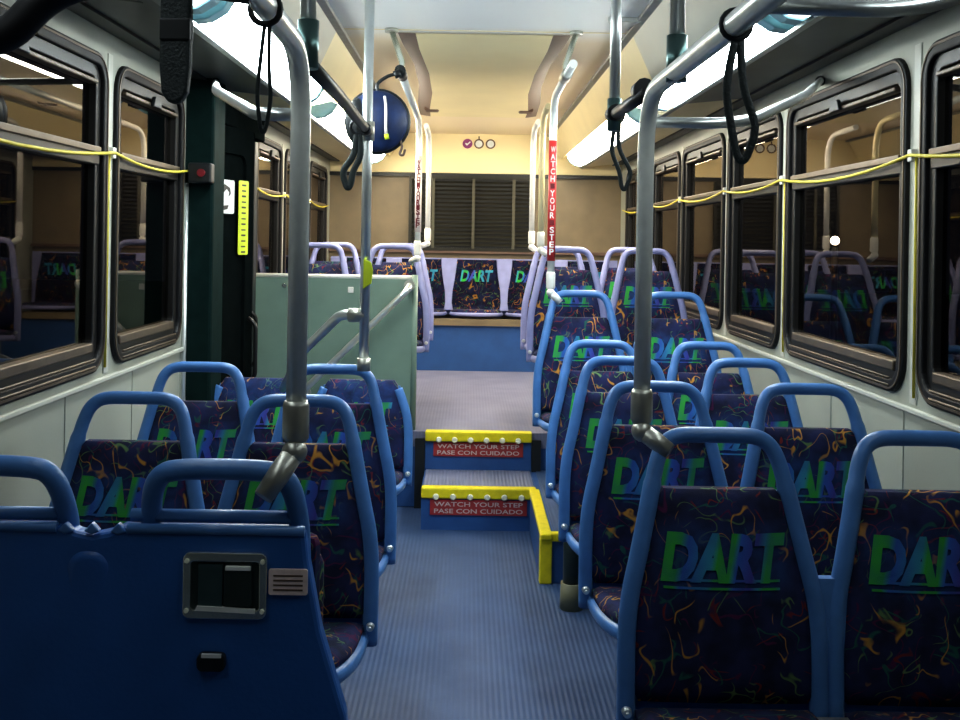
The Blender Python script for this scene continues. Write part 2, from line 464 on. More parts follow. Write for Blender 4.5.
# wheel arch platform with yellow edging
bm = BM(); box(bm, .297, XW, 4.33, 5.534, 0, .2); pf = struct('floor_platform', bm, 'riser_blue')
bm = BM(); box(bm, .32, XW, 4.37, 5.53, .2, .204); obj('tread', bm, 'floor_low', pf)
bm = BM()
box(bm, .262, .31, 4.30, 5.085, .185, .210); box(bm, .262, XW, 4.315, 4.355, .175, .2095)
box(bm, .261, .312, 4.314, 4.36, 0, .2); box(bm, .266, .297, 4.33, 5.085, 0, .19, 1)
obj('edging', bm, ['yellow', 'riser_blue'], pf, bevel=.006)
# base of the rear bench
bm = BM(); box(bm, -XW, XW, 8.10, Y1, .40, .75); struct('trim_bench_base', bm, 'riser_blue')
bm = BM(); box(bm, -XW, XW, 8.075, 8.13, .75, .80); struct('trim_bench_rail', bm, 'rear_brown')
# walls closing the ends
bm = BM(); box(bm, -XW, XW, Y1, Y1+.05, .4, 2.35); struct('wall_rear', bm, 'rear_brown')
bm = BM(); box(bm, -XW, XW, Y1-.03, Y1-.001, 1.955, 2.29); hd = struct('wall_rear_header', bm, 'cream_panel', bevel=.01)
bm = BM(); box(bm, -XW, XW, Y0-.05, Y0, -.06, 2.35); struct('wall_front', bm, 'bus_front')
bm = BM(); box(bm, -XW, XW, Y1-.035, Y1-.001, 1.30, 1.325); struct('trim_rear', bm, 'taupe')
bm = BM(); box(bm, -XW, XW, Y1-.032, Y1-.001, 1.925, 1.955); struct('trim_header', bm, 'black')

# ceiling and coves
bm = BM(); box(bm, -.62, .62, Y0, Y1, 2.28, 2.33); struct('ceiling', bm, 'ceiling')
bm = BM()
for y in (2.2, 4.36, 6.9): box(bm, -.60, .60, y, y+.012, 2.2785, 2.281)
struct('trim_seam', bm, 'cream_panel')
for s, nm in ((-1, 'left'), (1, 'right')):
    def strip(bm, pts, y0, y1, mi=0):
        a = [bm.verts.new((s*p[0], y0, p[1])) for p in pts]; b = [bm.verts.new((s*p[0], y1, p[1])) for p in pts]
        for k in range(len(pts)): bm.faces.new((a[k], a[(k+1) % len(pts)], b[(k+1) % len(pts)], b[k])).material_index = mi
        bm.faces.new(a).material_index = mi; bm.faces.new(b[::-1]).material_index = mi
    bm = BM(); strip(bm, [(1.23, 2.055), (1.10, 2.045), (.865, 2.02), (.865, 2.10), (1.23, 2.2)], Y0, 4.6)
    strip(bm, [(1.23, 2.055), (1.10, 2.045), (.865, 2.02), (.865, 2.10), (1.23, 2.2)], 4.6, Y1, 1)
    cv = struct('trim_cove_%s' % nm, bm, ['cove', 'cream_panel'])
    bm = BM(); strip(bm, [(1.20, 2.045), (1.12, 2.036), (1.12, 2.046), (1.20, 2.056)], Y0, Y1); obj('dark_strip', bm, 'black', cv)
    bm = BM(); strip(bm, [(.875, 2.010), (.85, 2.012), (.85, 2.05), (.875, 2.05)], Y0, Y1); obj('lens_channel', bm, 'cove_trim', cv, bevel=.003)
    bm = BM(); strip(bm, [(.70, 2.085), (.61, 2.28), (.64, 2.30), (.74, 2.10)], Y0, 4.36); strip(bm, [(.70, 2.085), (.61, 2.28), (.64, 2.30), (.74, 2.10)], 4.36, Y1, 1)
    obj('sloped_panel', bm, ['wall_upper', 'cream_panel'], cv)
    bm = BM(); strip(bm, [(.625, 2.265), (.585, 2.265), (.585, 2.281), (.625, 2.281)], Y0, Y1); obj('edge_rail', bm, 'cove_trim', cv, bevel=.003)
    bm = BM(); strip(bm, [(.86, 2.10), (.72, 2.14), (.72, 2.15), (.86, 2.12)], Y0, Y1); obj('reflector', bm, 'white_paint', cv)
    if s < 0:
        bm = BM()
        for i in range(9): strip(bm, [(1.02, 2.0355), (.93, 2.0255), (.93, 2.031), (1.02, 2.041)], 2.5+i*.035, 2.515+i*.035)
        obj('vent_slot', bm, 'black', cv)
    # fluorescent fixtures
    for y0, y1, m_, lab in ((.7, 2.82, 'lens_front', 'fluorescent light nearest the camera along the %s ceiling edge'),
                            (2.9, 4.72, 'lens_cool', 'bright cool white fluorescent light over the lower %s seats'),
                            (5.2, 8.3, 'lens_warm', 'bright fluorescent light over the raised rear %s seats')):
        t = thing('ceiling_light', lab % nm, 'light', (s*.78, y0, 2.03), 'fluorescent ceiling lights')
        bm = BM(); prof = [(.845, 2.022), (.82, 2.004), (.78, 2.01), (.74, 2.035), (.715, 2.075), (.745, 2.085), (.845, 2.06)]
        n = len(prof); rings = []
        for yy, sc in ((y0, .25), (y0+.03, .8), (y0+.09, 1), (y1-.09, 1), (y1-.03, .8), (y1, .25)):
            rings.append([bm.verts.new((s*(.785+(p[0]-.785)*sc)-s*.78, yy-y0, 2.055+(p[1]-2.055)*sc-2.03)) for p in prof])
        for a, b in zip(rings, rings[1:]):
            for q in range(n):
                f = bm.faces.new((a[q], a[(q+1) % n], b[(q+1) % n], b[q])); f.smooth = True
        bm.faces.new(rings[0]); bm.faces.new(rings[-1][::-1])
        obj('diffuser', bm, m_, t)
        for yy in (y0-.012, y1-.05):
            bm = BM(); ra = [[bm.verts.new((s*(.785+(p[0]-.785)*1.03)-s*.78, yy+q-y0, 2.055+(p[1]-2.055)*1.05-2.03)) for p in prof] for q in (0, .062)]
            for q in range(n):
                f = bm.faces.new((ra[0][q], ra[0][(q+1) % n], ra[1][(q+1) % n], ra[1][q]))
            bm.faces.new(ra[0]); bm.faces.new(ra[1][::-1])
            obj('end_cap', bm, 'end_cap', t, bevel=.004)
# sculpted air duct cover on the rear ceiling, flank shade put in as taupe colour
t = thing('air_duct_cover', 'cream moulded duct cover with two curved flanks darkened as shade on the rear ceiling', 'duct cover', (0, 4.42, 2.28))
bm = BM(); a = []
ys = [0, .25, .8, 1.5, 2.2, 2.9]
hw = [.29, .285, .262, .27, .31, .33]; dz = [-.003, -.025, -.045, -.045, -.05, -.012]
for y, w, z in zip(ys, hw, dz): a.append([bm.verts.new((x*w, y, z)) for x in (-1, -.5, 0, .5, 1)])
for p, q in zip(a, a[1:]):
    for i in range(4): f = bm.faces.new((p[i], p[i+1], q[i+1], q[i])); f.smooth = True
obj('panel', bm, 'cream_panel', t)
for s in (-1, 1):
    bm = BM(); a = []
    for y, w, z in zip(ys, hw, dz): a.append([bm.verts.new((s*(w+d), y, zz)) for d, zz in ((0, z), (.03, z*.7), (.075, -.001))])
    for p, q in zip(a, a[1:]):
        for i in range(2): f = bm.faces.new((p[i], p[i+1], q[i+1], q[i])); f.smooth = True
    obj('shade_flank', bm, 'taupe', t)
    bm = BM(); box(bm, s*.30-.045, s*.30+.045, 2.2, 2.32, -.055, -.03); obj('latch', bm, 'taupe', t, bevel=.01)
bm = BM(); plate(bm, [(.47, 4.05), (.60, 4.05), (.535, 4.32)], 2.262, 2.2795, lambda a, b, d: (a, b, d))
tag(obj('ceiling_bracket', bm, 'white_paint', bevel=.003), 'small white triangular plate on the ceiling near the right hanger', 'bracket')

# wall ledges
for s, nm, seg in ((1, 'right', [(Y0, Y1)]), (-1, 'left', [(Y0, 4.24), (5.47, Y1)])):
    bm = BM()
    for a, b in seg: box(bm, s*1.188 if s > 0 else -1.205, 1.205 if s > 0 else -1.188, a, b, .945, .96)
    struct('trim_ledge_%s' % nm, bm, 'wall_upper', bevel=.003)
    bm = BM()
    ysl = [p for p in (2.94, 4.16, 5.09, 6.17, 7.16)] if s > 0 else [1.905, 3.33, 6.44, 7.46]
    for y in ysl:
        x0, x1 = (1.196, 1.203) if s > 0 else (-1.203, -1.196)
        box(bm, x0, x1, y-.022, y+.022, .97, 1.98)
    struct('trim_mullion_%s' % nm, bm, 'wall_upper', bevel=.002)
    bm = BM()
    for y in [q*.6-.6 for q in range(16)]:
        if s < 0 and 4.2 < y < 5.5: continue
        x0, x1 = (1.197, 1.203) if s > 0 else (-1.203, -1.197)
        box(bm, x0, x1, y, y+.005, .05, .945)
    struct('trim_seam_%s' % nm, bm, 'wall')

# ------------------------------------------------------------------ rear exit door on the left
bm = BM(); box(bm, -XW-.06, -1.085, 4.235, 4.43, 0, 2.06); col = struct('door_1', bm, 'column_dark', bevel=.012)
bm = BM(); box(bm, -XW-.06, -1.12, 4.43, 5.47, 1.90, 2.06); obj('header', bm, 'door_dark', col, bevel=.01)
bm = BM(); box(bm, -XW-.06, -1.16, 5.42, 5.50, 0.0, 2.06); obj('rear_post', bm, 'black', col, bevel=.01)
def leaf_plane(p0, p1):
    p0, p1 = Vector(p0), Vector(p1); t = (p1-p0).normalized(); L = (p1-p0).length
    n = Vector((t.y, -t.x)); c = (p0+p1)/2
    return (lambda a, b, d: (c.x+t.x*a+n.x*d, c.y+t.y*a+n.y*d, .98+b)), L
LP1, LL1 = leaf_plane((-1.205, 4.47), (-1.085, 4.925)); LP2, LL2 = leaf_plane((-1.085, 4.935), (-1.205, 5.42))
for pl, L in ((LP1, LL1), (LP2, LL2)):
    bm = BM(); ring_solid(bm, rrect(L, 1.84, .02), rrect(L-.14, 1.60, .05), -.02, .02, pl)
    lf = obj('door_leaf', bm, 'door_dark', col)
    bm = BM(); plate(bm, rrect(L-.13, 1.61, .05), -.004, .004, pl); obj('door_pane', bm, 'door_dark', lf)
    bm = BM(); tube(bm, fillet([pl(L/2-.03, -.25, .02), pl(L/2-.03, -.22, .06), pl(L/2-.03, .02, .06), pl(L/2-.03, .05, .02)], .04), .010); obj('door_handle', bm, 'frame_dark', lf)
bm = BM(); tube(bm, [(-1.192, 4.226, .0), (-1.192, 4.226, 1.62)], .010); obj('edge_bead', bm, 'pale_steel', col)
# stickers on the door
bm = BM(); pl = lambda a, b, d: LP1(a, b-.98, .021+d)
plate(bm, [(-.035+p[0], 1.585+p[1]) for p in rrect(.155, .150, .012)], 0, .003, pl)
for pts in ([(4.83, 1.60), (4.86, 1.64), (4.91, 1.625), (4.92, 1.60), (4.90, 1.585), (4.905, 1.605), (4.88, 1.62), (4.85, 1.60), (4.835, 1.575)], [(4.84, 1.53), (4.86, 1.545), (4.90, 1.548), (4.89, 1.53), (4.86, 1.525)]):
    plate(bm, [(p[0]-4.913, p[1]) for p in pts], .003, .0045, pl, 1)
tag(obj('door_sign', bm, ['white_sign', 'black']), 'small white pictogram sign stuck on the dark exit door', 'sign')
bm = BM(); plate(bm, [(.135+p[0], 1.495+p[1]) for p in rrect(.095, .34, .01)], 0, .003, pl)
for i in range(13):
    z = 1.64-i*.0255; h_ = random.uniform(.006, .010); plate(bm, [(.115, z), (.155, z), (.155, z+h_), (.115, z+h_)], .003, .004, pl, 1)
tag(obj('door_sticker', bm, ['yellow_green', 'bus_front']), 'tall narrow yellow sticker with a column of dark marks on the exit door', 'sticker')
# stop request button on the column
t = thing('stop_button', 'black stop request unit with dark red face on the door column', 'button', (-1.10, 4.20, 1.66))
bm = BM(); box(bm, -.075, .02, -.025, .033, -.04, .04); obj('housing', bm, 'black', t, bevel=.008)
bm = BM(); tube(bm, [(-.02, -.02, 0), (-.02, -.033, 0)], .016, 20); obj('button_face', bm, 'dark_red', t)

# ------------------------------------------------------------------ rear grille and emblems
t = thing('rear_grille', 'dark louvred grille with three upright bars on the rear wall', 'grille', (0, Y1, 1.42))
bm = BM(); box(bm, -.535, .475, -.012, -.002, -.09, .50); obj('backing', bm, 'black', t)
bm = BM(); pl = lambda a, b, d: (a-.03, -d, b+.205)
ring_solid(bm, rrect(1.03, .61, .02), rrect(.98, .56, .01), .003, .04, pl); obj('frame', bm, 'louver', t)
for i in range(16):
    bm = BM(); z = -.06+i*.034; x0, x1 = -.52, .46
    vs = [bm.verts.new(p) for p in ((x0, -.034, z), (x1, -.034, z), (x1, -.014, z+.018), (x0, -.014, z+.018), (x0, -.034, z+.004), (x1, -.034, z+.004), (x1, -.014, z+.022), (x0, -.014, z+.022))]
    for f in ((0, 1, 2, 3), (7, 6, 5, 4), (0, 4, 5, 1), (2, 6, 7, 3), (0, 3, 7, 4), (1, 5, 6, 2)): bm.faces.new([vs[q] for q in f])
    obj('louver', bm, 'louver_edge', t)
for x in (-.345, -.015, .315):
    bm = BM(); box(bm, x-.012, x+.012, -.045, -.03, -.08, .49); obj('upright_bar', bm, 'frame_dark_bar', t)
for x, kind in ((-.072, 0), (.022, 1), (.117, 2)):
    bm = BM(); c = (x, Y1-.034, 2.20)
    ring_solid(bm, [(.04*math.cos(a*PI/12), .04*math.sin(a*PI/12)) for a in range(24)], [(.029*math.cos(a*PI/12), .029*math.sin(a*PI/12)) for a in range(24)], 0, .003, lambda a, b, d: (c[0]+a, c[1]-d, c[2]+b))
    pl = lambda a, b, d: (c[0]+a, c[1]-d, c[2]+b)
    if kind == 0:
        plate(bm, [(.030*math.cos(a*PI/12), .030*math.sin(a*PI/12)) for a in range(24)], -.002, .001, pl, 0)
        plate(bm, [(-.02, -.002), (-.004, -.016), (.026, .012), (.02, .02), (-.002, .0), (-.014, .008)], .001, .004, pl, 1)
        lab = 'solid purple round emblem with white slash, first of three on the rear header'
    else:
        plate(bm, [(.030*math.cos(a*PI/12), .030*math.sin(a*PI/12)) for a in range(24)], -.002, .001, pl, 1)
        lab = 'hollow round emblem with small top stem, in the middle of three on the rear header' if kind == 1 else 'plain hollow round emblem, last of three on the rear header'
        if kind == 1: plate(bm, [(-.005, .04), (.005, .04), (.005, .062), (-.005, .062)], 0, .003, pl)
    tag(obj('round_emblem', bm, ['purple' if kind == 0 else 'taupe', 'white_sign']), lab, 'emblem', 'round emblems on the rear header')

# ------------------------------------------------------------------ SEATS
def lean(z):                       # recline: y offset of the back at height z
    t = (z-.43)/.57
    return .012*math.sin(PI*max(0, min(1, t)))*-1+.085*max(t, -.1)**1.3 if t > 0 else 0.0
PROF = [(.40, .198), (.50, .199), (.60, .198), (.68, .190), (.76, .172), (.84, .154), (.90, .141), (.945, .130), (.975, .117), (.993, .097), (1.0, .07), (1.001, .03)]
def halfw(z):
    for (z0, w0), (z1, w1) in zip(PROF, PROF[1:]):
        if z0 <= z <= z1: return w0+(w1-w0)*(z-z0)/(z1-z0)
    return PROF[0][1] if z < PROF[0][0] else .05

def frame_bm(cx, handle=True):
    bm = BM()
    if handle:
        L = [(-w, z) for z, w in PROF]; R_ = [(w, z) for z, w in PROF[::-1]]
        pts = [(cx+x, lean(z), z) for x, z in L+R_]
    else:
        zt = .80; prof = [(z, w) for z, w in PROF if z < .70]+[(.745, .170), (.79, .152)]
        for q in (-1, 1): tube(bm, spline([(cx+q*w, lean(z), z) for z, w in prof], 4), .019, 12)
        return bm
    sp = spline(pts, 4)
    rr = [.017 if p.z > .9 else .0195 for p in sp]
    tube(bm, sp, rr, 12)
    return bm

def back_surface(x, z, w, z0, z1):
    b = .020*(1-min(1, abs(x)/w)**2.2)*min(1, (z-z0)/.05+.25)*min(1, (z1-z)/.04+.2)
    return lean(z)-.006-b

def back_bm(cx, z0=.468, z1=.885, text=True, inset=.012, zt=.735):
    bm = BM(); nx, nz = 14, 18; rows = []
    for j in range(nz+1):
        z = z0+(z1-z0)*j/nz; w = halfw(z)-inset
        e = min((z-z0)/.03, (z1-z)/.03, 1.); w -= .012*(1-e)**2
        rows.append([(x, z, w) for x in [w*(2*i/nx-1) for i in range(nx+1)]])
    Fv = [[bm.verts.new((x, back_surface(x, z, w, z0, z1), z)) for x, z, w in r] for r in rows]
    Bv = [[bm.verts.new((x, lean(z)+.018, z)) for x, z, w in r] for r in rows]
    for j in range(nz):
        for i in range(nx):
            f = bm.faces.new((Fv[j][i], Fv[j][i+1], Fv[j+1][i+1], Fv[j+1][i])); f.smooth = True
            bm.faces.new((Bv[j][i], Bv[j+1][i], Bv[j+1][i+1], Bv[j][i+1]))
        bm.faces.new((Fv[j][0], Fv[j+1][0], Bv[j+1][0], Bv[j][0])); bm.faces.new((Fv[j][nx], Bv[j][nx], Bv[j+1][nx], Fv[j+1][nx]))
    for i in range(nx):
        bm.faces.new((Fv[nz][i], Fv[nz][i+1], Bv[nz][i+1], Bv[nz][i])); bm.faces.new((Fv[0][i], Bv[0][i], Bv[0][i+1], Fv[0][i+1]))
    if text:
        add_text(bm, 'DART', .1, lambda a, b: (a, back_surface(a, zt+b, halfw(zt+b)-inset, z0, z1)-.0035, zt+b), 1, .0055, .22, fit=(.262, .098))
        # thin underlines of the lettering
        for q in range(2):
            z = zt-.047-q*.016; n_ = 12
            for i in range(n_):
                xs = (-.125+.24*i/n_, -.125+.24*(i+1)/n_)
                vs = [bm.verts.new((x, back_surface(x, zz, halfw(zz)-inset, z0, z1)-.003, zz)) for x, zz in ((xs[0], z), (xs[1], z), (xs[1], z+.005), (xs[0], z+.005))]
                bm.faces.new(vs).material_index = 1
    return bm

def shell_bm(cx, z1=.90, z0=.44):
    bm = BM(); nz = 14; nx = 8; A, B = [], []
    for j in range(nz+1):
        z = z0+(z1-z0)*j/nz; w = halfw(z)-.004
        r = [w*(2*i/nx-1) for i in range(nx+1)]
        A.append([bm.verts.new((cx+x, lean(z)+.019, z)) for x in r]); B.append([bm.verts.new((cx+x, lean(z)+.026+.02*(1-(x/w)**2), z)) for x in r])
    for j in range(nz):
        for i in range(nx):
            bm.faces.new((A[j][i], A[j][i+1], A[j+1][i+1], A[j+1][i])); f = bm.faces.new((B[j][i], B[j+1][i], B[j+1][i+1], B[j][i+1])); f.smooth = True
        bm.faces.new((A[j][0], A[j+1][0], B[j+1][0], B[j][0])); bm.faces.new((A[j][nx], B[j][nx], B[j+1][nx], A[j+1][nx]))
    for i in range(nx):
        bm.faces.new((A[nz][i], A[nz][i+1], B[nz][i+1], B[nz][i])); bm.faces.new((A[0][i], B[0][i], B[0][i+1], A[0][i+1]))
    return bm

def pan_outline(cx, w, y0, y1, z, dz):
    out = []; n = 28
    L = y0-y1
    half = [(w*(1-(t**3.4))**.42, y0-L*t) for t in [i/14 for i in range(14)]+[.97, .99, 1.]]
    pts = [(x, y) for x, y in half]+[(-x, y) for x, y in half[::-1][1:]]
    return [(cx+x, y, z+dz*(y0-y)/L) for x, y in pts]

def make_seat(name, label, side, plastic, drop=0., handle=True, group=None):
    """side=+1: stands against the right wall (aisle at -x). local origin on the floor under the pair centre"""
    t = thing(name, label, 'bus seat', group=group)
    d = Vector((0, 0, -drop))
    def put(nm, bm, m, cx=0.):
        bmesh.ops.translate(bm, verts=bm.verts[:], vec=d)
        return obj(nm, bm, m, t)
    for cx in (-.215, .215):
        put('seat_frame', frame_bm(cx, handle), plastic)
        bm = back_bm(cx, z1=.893 if handle else .825, text=True, zt=.762 if handle else .69)
        o = obj('backrest', bm, ['fabric', 'letter'], t); o.location = (cx, 0, -drop)
        put('back_shell', shell_bm(cx, .886 if handle else .80), plastic)
        bm = BM(); slab(bm, pan_outline(cx, .196, -.005, -.425, .40, .035), .035, 0, .97); pn = put('seat_pan', bm, plastic)
        bm = BM(); slab(bm, pan_outline(0, .182, -.012, -.405, .425, .035), .042, .006, .9)
        o = obj('seat_cushion', bm, 'fabric', t); o.location = (cx, 0, -drop)
    # joining plate of the two shells
    bm = BM(); y = lean(.66)
    plate(bm, [(-.045, .72), (.045, .72), (.034, .60), (.022, .45), (-.022, .45), (-.034, .60)], -.012, .012, lambda a, b, q: (a, lean(b)+q, b))
    put('joining_plate', bm, plastic)
    bm = BM(); plate(bm, [(-.07, .43), (.07, .43), (.05, .452), (-.05, .452)], -.05, -.03, lambda a, b, q: (a, q, b)); put('joining_bracket', bm, 'cast_metal')
    for sx in (-1, 1):
        bm = BM(); x = sx*.415
        tube(bm, [(x, -.005, .452), (x, -.032, .452)], [.012, .009], 12); tube(bm, [(x, -.03, .452), (x, -.04, .452)], .005, 8); put('pivot_bolt', bm, 'pale_steel')
    # under frame and pedestal
    bm = BM(); box(bm, -.34, .46 if side > 0 else .34, -.12, -.08, .36, .40); box(bm, -.30, .30, -.34, -.30, .37, .405)
    if side < 0: box(bm, -.46, -.34, -.12, -.08, .36, .40)
    put('under_frame', bm, 'pedestal_dark')
    x = -side*.20
    bm = BM(); tube(bm, [(x, -.10, .02), (x, -.10, .37-drop)], .034, 14); p = obj('pedestal', bm, 'pedestal_dark', t)
    bm = BM(); tube(bm, [(x, -.10, 0), (x, -.10, .10)], [.045, .042], 14); obj('foot', bm, 'pedestal_tan', p)
    return t

GR = 'double seats on the right of the lower aisle'; GU = 'double seats on the raised rear floor'
R1 = make_seat('double_seat', 'nearest complete blue framed double seat on the right with patterned fabric', 1, 'blue_plastic', group=GR)
R1.location = (.70, 2.165, 0)
for y, lab in ((2.91, 'blue framed double seat on the right, directly behind the one by the pole'),
               (3.55, 'third blue framed double seat on the right, counting back from the camera'),
               (4.14, 'blue framed double seat on the right just in front of the yellow edged platform')):
    last = dup(R1, (.70, y, 0), lab)
for ch in last.children:
    if ch.name.startswith('pedestal'): ch.location.x = -.135
R5 = make_seat('double_seat', 'blue framed double seat standing on the yellow edged platform', 1, 'blue_plastic', .035, group=GR)
R5.location = (.685, 4.78, .204)
R6 = make_seat('double_seat', 'double seat with light-paled blue frame at the right of the raised floor, front row', 1, 'lit_blue_plastic', .035, group=GU)
R6.location = (.70, 5.62, .40)
dup(R6, (.70, 6.25, .40), 'double seat with light-paled blue frame at the right of the raised floor, second row')
L1 = make_seat('double_seat', 'nearest blue framed double seat on the left showing its patterned fabric', -1, 'blue_plastic', .018, group='double seats on the left of the lower aisle')
L1.location = (-.70, 2.66, 0)
dup(L1, (-.70, 3.33, 0), 'second blue framed double seat on the left with patterned fabric and grab handles')
L3 = make_seat('low_double_seat', 'dark double seat without grab handles beside the rear exit door', -1, 'blue_plastic', 0, False)
L3.location = (-.70, 4.30, 0)
U1 = make_seat('double_seat', 'double seat with light-paled blue frame just behind the green partition', -1, 'lit_blue_plastic', .035, group=GU)
U1.location = (-.70, 6.02, .40)
dup(U1, (-.70, 6.72, .40), 'double seat with light-paled blue frame at the left of the raised floor, second row')

# the folded seat in the left foreground, seen from its blue back
t = thing('folding_seat', 'blue backed double seat folded up in the left foreground with steel latch', 'bus seat', (-.687, 1.80, 0))
def shift(bm, v): bmesh.ops.translate(bm, verts=bm.verts[:], vec=v); return bm
for cx in (-.18, .22):
    pts = [(-.130, .03, .84), (-.128, .02, .91), (-.121, .0, .966), (-.106, -.01, .998), (-.078, -.012, 1.010), (0, -.012, 1.013), (.078, -.012, 1.010), (.106, -.01, .998), (.121, 0, .966), (.128, .02, .91), (.130, .03, .84)]
    bm = BM(); tube(bm, spline(pts, 4), .018, 12); shift(bm, (cx, 0, 0)); obj('grab_frame', bm, 'blue_plastic', t)
out = [(.362, .912), (.368, .86), (.392, .74), (.437, .60), (.45, .40), (.43, .30), (-.46, .30), (-.45, .60), (-.37, .912), (-.05, .912), (-.028, .902), (0, .896), (.028, .902), (.05, .912)]
bm = BM(); plate(bm, out, -.012, .03, lambda a, b, d: (a, d-.02*(1-(b-.3)/.62), b)); obj('back_panel', bm, 'blue_panel', t, bevel=.008)
bm = BM(); tube(bm, [(-.37, -.010, .909), (-.06, -.010, .909)], .009, 8); tube(bm, [(.06, -.010, .909), (.362, -.010, .909)], .009, 8)
tube(bm, [(-.36, .012, .926), (-.06, .012, .926)], .012, 8); tube(bm, [(.06, .012, .926), (.358, .012, .926)], .012, 8)
obj('top_lip', bm, 'blue_plastic', t)
for x in (-.045, 0, .045):
    bm = BM(); plate(bm, [(x-.014, .904), (x, .919), (x+.014, .904), (x, .898)], -.016, .0, lambda a, b, d: (a, d, b)); obj('ridge', bm, 'blue_plastic', t, bevel=.003)
bm = BM(); slab(bm, [(p[0]*1, p[1], 0) for p in rrect(.07, .10, .03)], .004, 0, .7)
bmesh.ops.rotate(bm, verts=bm.verts[:], cent=(0, 0, 0), matrix=Matrix.Rotation(PI/2, 3, 'X')); shift(bm, (-.005, -.012, .82)); obj('centre_boss', bm, 'blue_panel', t)
for cx in (-.2, .2):
    bm = BM(); box(bm, cx-.18, cx+.18, .032, .075, .42, .89); obj('backrest', bm, 'fabric', t, bevel=.02)
    bm = BM(); box(bm, cx-.18, cx+.18, .08, .13, .44, .84); obj('folded_cushion', bm, 'fabric', t, bevel=.02)
bm = BM(); box(bm, -.40, .36, .02, .07, 0.02, .40); obj('under_frame', bm, 'pedestal_dark', t, bevel=.01)
bm = BM(); box(bm, -.42, .38, 0, .12, 0, .03); obj('foot_plate', bm, 'pedestal_dark', t, bevel=.005)
# latch: recessed dish with paddle
lx, lz = .230, .818; pl = lambda a, b, d: (lx+a, -.020-d, lz+b)
bm = BM(); ring_solid(bm, rrect(.142, .112, .012), rrect(.116, .082, .006), -.004, .005, pl); lt = obj('latch', bm, 'chrome_dark', t, bevel=.002)
bm = BM(); plate(bm, rrect(.118, .084, .006), -.004, -.001, pl); obj('dish', bm, 'pedestal_dark', lt)
bm = BM(); plate(bm, [(-.045, -.036), (-.004, -.036), (-.004, .036), (-.045, .036)], -.001, .003, pl); obj('side_plate', bm, 'paddle', lt)
bm = BM(); plate(bm, [(-.001, -.034), (.046, -.034), (.046, .026), (-.001, .026)], -.001, .006, pl); plate(bm, [(.001, .027), (.044, .027), (.044, .034), (.001, .034)], .0, .008, pl, 1); obj('paddle', bm, ['pedestal_dark', 'white_paint'], lt, bevel=.001)
bm = BM(); plate(bm, [(-.05, -.042), (.052, -.046), (.052, -.038), (-.046, -.034)], .001, .006, pl); obj('bright_edge', bm, 'white_paint', lt)
for a, b in ((-.064, .042), (.064, .042), (-.064, -.042), (.064, -.042)):
    bm = BM(); tube(bm, [pl(a, b, .003), pl(a, b, .008)], .004, 8); obj('screw', bm, 'stud_white', lt)
bm = BM(); plate(bm, [(.107+p[0], .008+p[1]) for p in rrect(.066, .044, .004)], .0, .003, pl)
for i in range(4): plate(bm, [(.082, .020-i*.008), (.132, .020-i*.008), (.132, .017-i*.008), (.082, .017-i*.008)], .003, .0035, pl, 1)
tag(obj('instruction_sticker', bm, ['pink_label', 'taupe'], None, loc=(-.687, 1.80, 0)), 'small pale pink sticker beside the steel latch on the blue seat back', 'sticker')
bm = BM(); plate(bm, [(-.02+p[0], -.128+p[1]) for p in rrect(.048, .03, .01)], -.004, .012, pl); lk = obj('lock', bm, 'black', t, bevel=.002)
bm = BM(); plate(bm, [(-.035, -.118), (-.002, -.118), (-.002, -.112), (-.035, -.112)], .010, .015, pl); obj('lock_lip', bm, 'white_paint', lk)

# rear bench of five seats
t = thing('rear_bench', 'full width rear bench of five patterned seats with light-paled blue dividers', 'bench', (.0, 8.50, .80))
PT = .45
for i in range(5):
    cx = (i-2)*PT+.02
    bm = BM(); w = .19; nx, nz = 10, 12; Fv = []
    for j in range(nz+1):
        z = .05+.40*j/nz; wz = .20-.035*max(0, (j/nz-.35))/.65
        Fv.append([bm.verts.new((wz*(2*q/nx-1), .02+.05*j/nz-.018*(1-abs(2*q/nx-1)**2.2), z)) for q in range(nx+1)])
    for j in range(nz):
        for q in range(nx): f = bm.faces.new((Fv[j][q], Fv[j][q+1], Fv[j+1][q+1], Fv[j+1][q])); f.smooth = True
    r = bmesh.ops.solidify(bm, geom=bm.faces[:], thickness=.02)
    def sf(a, b):
        z = .32+b; return (a, .02+.05*(z-.05)/.40-.018*(1-abs(a/.19)**2.2)-.006, z)
    add_text(bm, 'DART', .1, sf, 1, .0035, .2, fit=(.27, .095))
    o = obj('backrest', bm, ['fabric_bench', 'letter_bench'] if 0 else ['fabric', 'letter'], t); o.location = (cx, 0, 0)
    bm = BM(); slab(bm, pan_outline(0, .215, .0, -.43, .0, .02), .03, 0, .97); o = obj('seat_pan', bm, 'lit_blue_plastic', t); o.location = (cx, 0, 0)
    bm = BM(); slab(bm, pan_outline(0, .20, -.01, -.405, .02, .02), .03, .004, .9); o = obj('seat_cushion', bm, 'fabric', t); o.location = (cx, 0, 0)
for i in range(6):
    cx = (i-2.5)*PT+.02
    if abs(cx) > 1.12: continue
    bm = BM(); L = [(.052, .455), (.050, .40), (.040, .30), (.026, .20), (.022, .10), (.03, .04)]
    plate(bm, [(x, z) for x, z in L]+[(-x, z) for x, z in L[::-1]], -.035, .03, lambda a, b, d: (cx+a*1.25, d+.02+.05*(b-.05)/.40, b)); obj('divider', bm, 'lit_blue_plastic', t, bevel=.006)
bm = BM(); box(bm, -1.17, 1.17, .085, .11, .0, .46); obj('back_shell', bm, 'lit_blue_plastic', t)

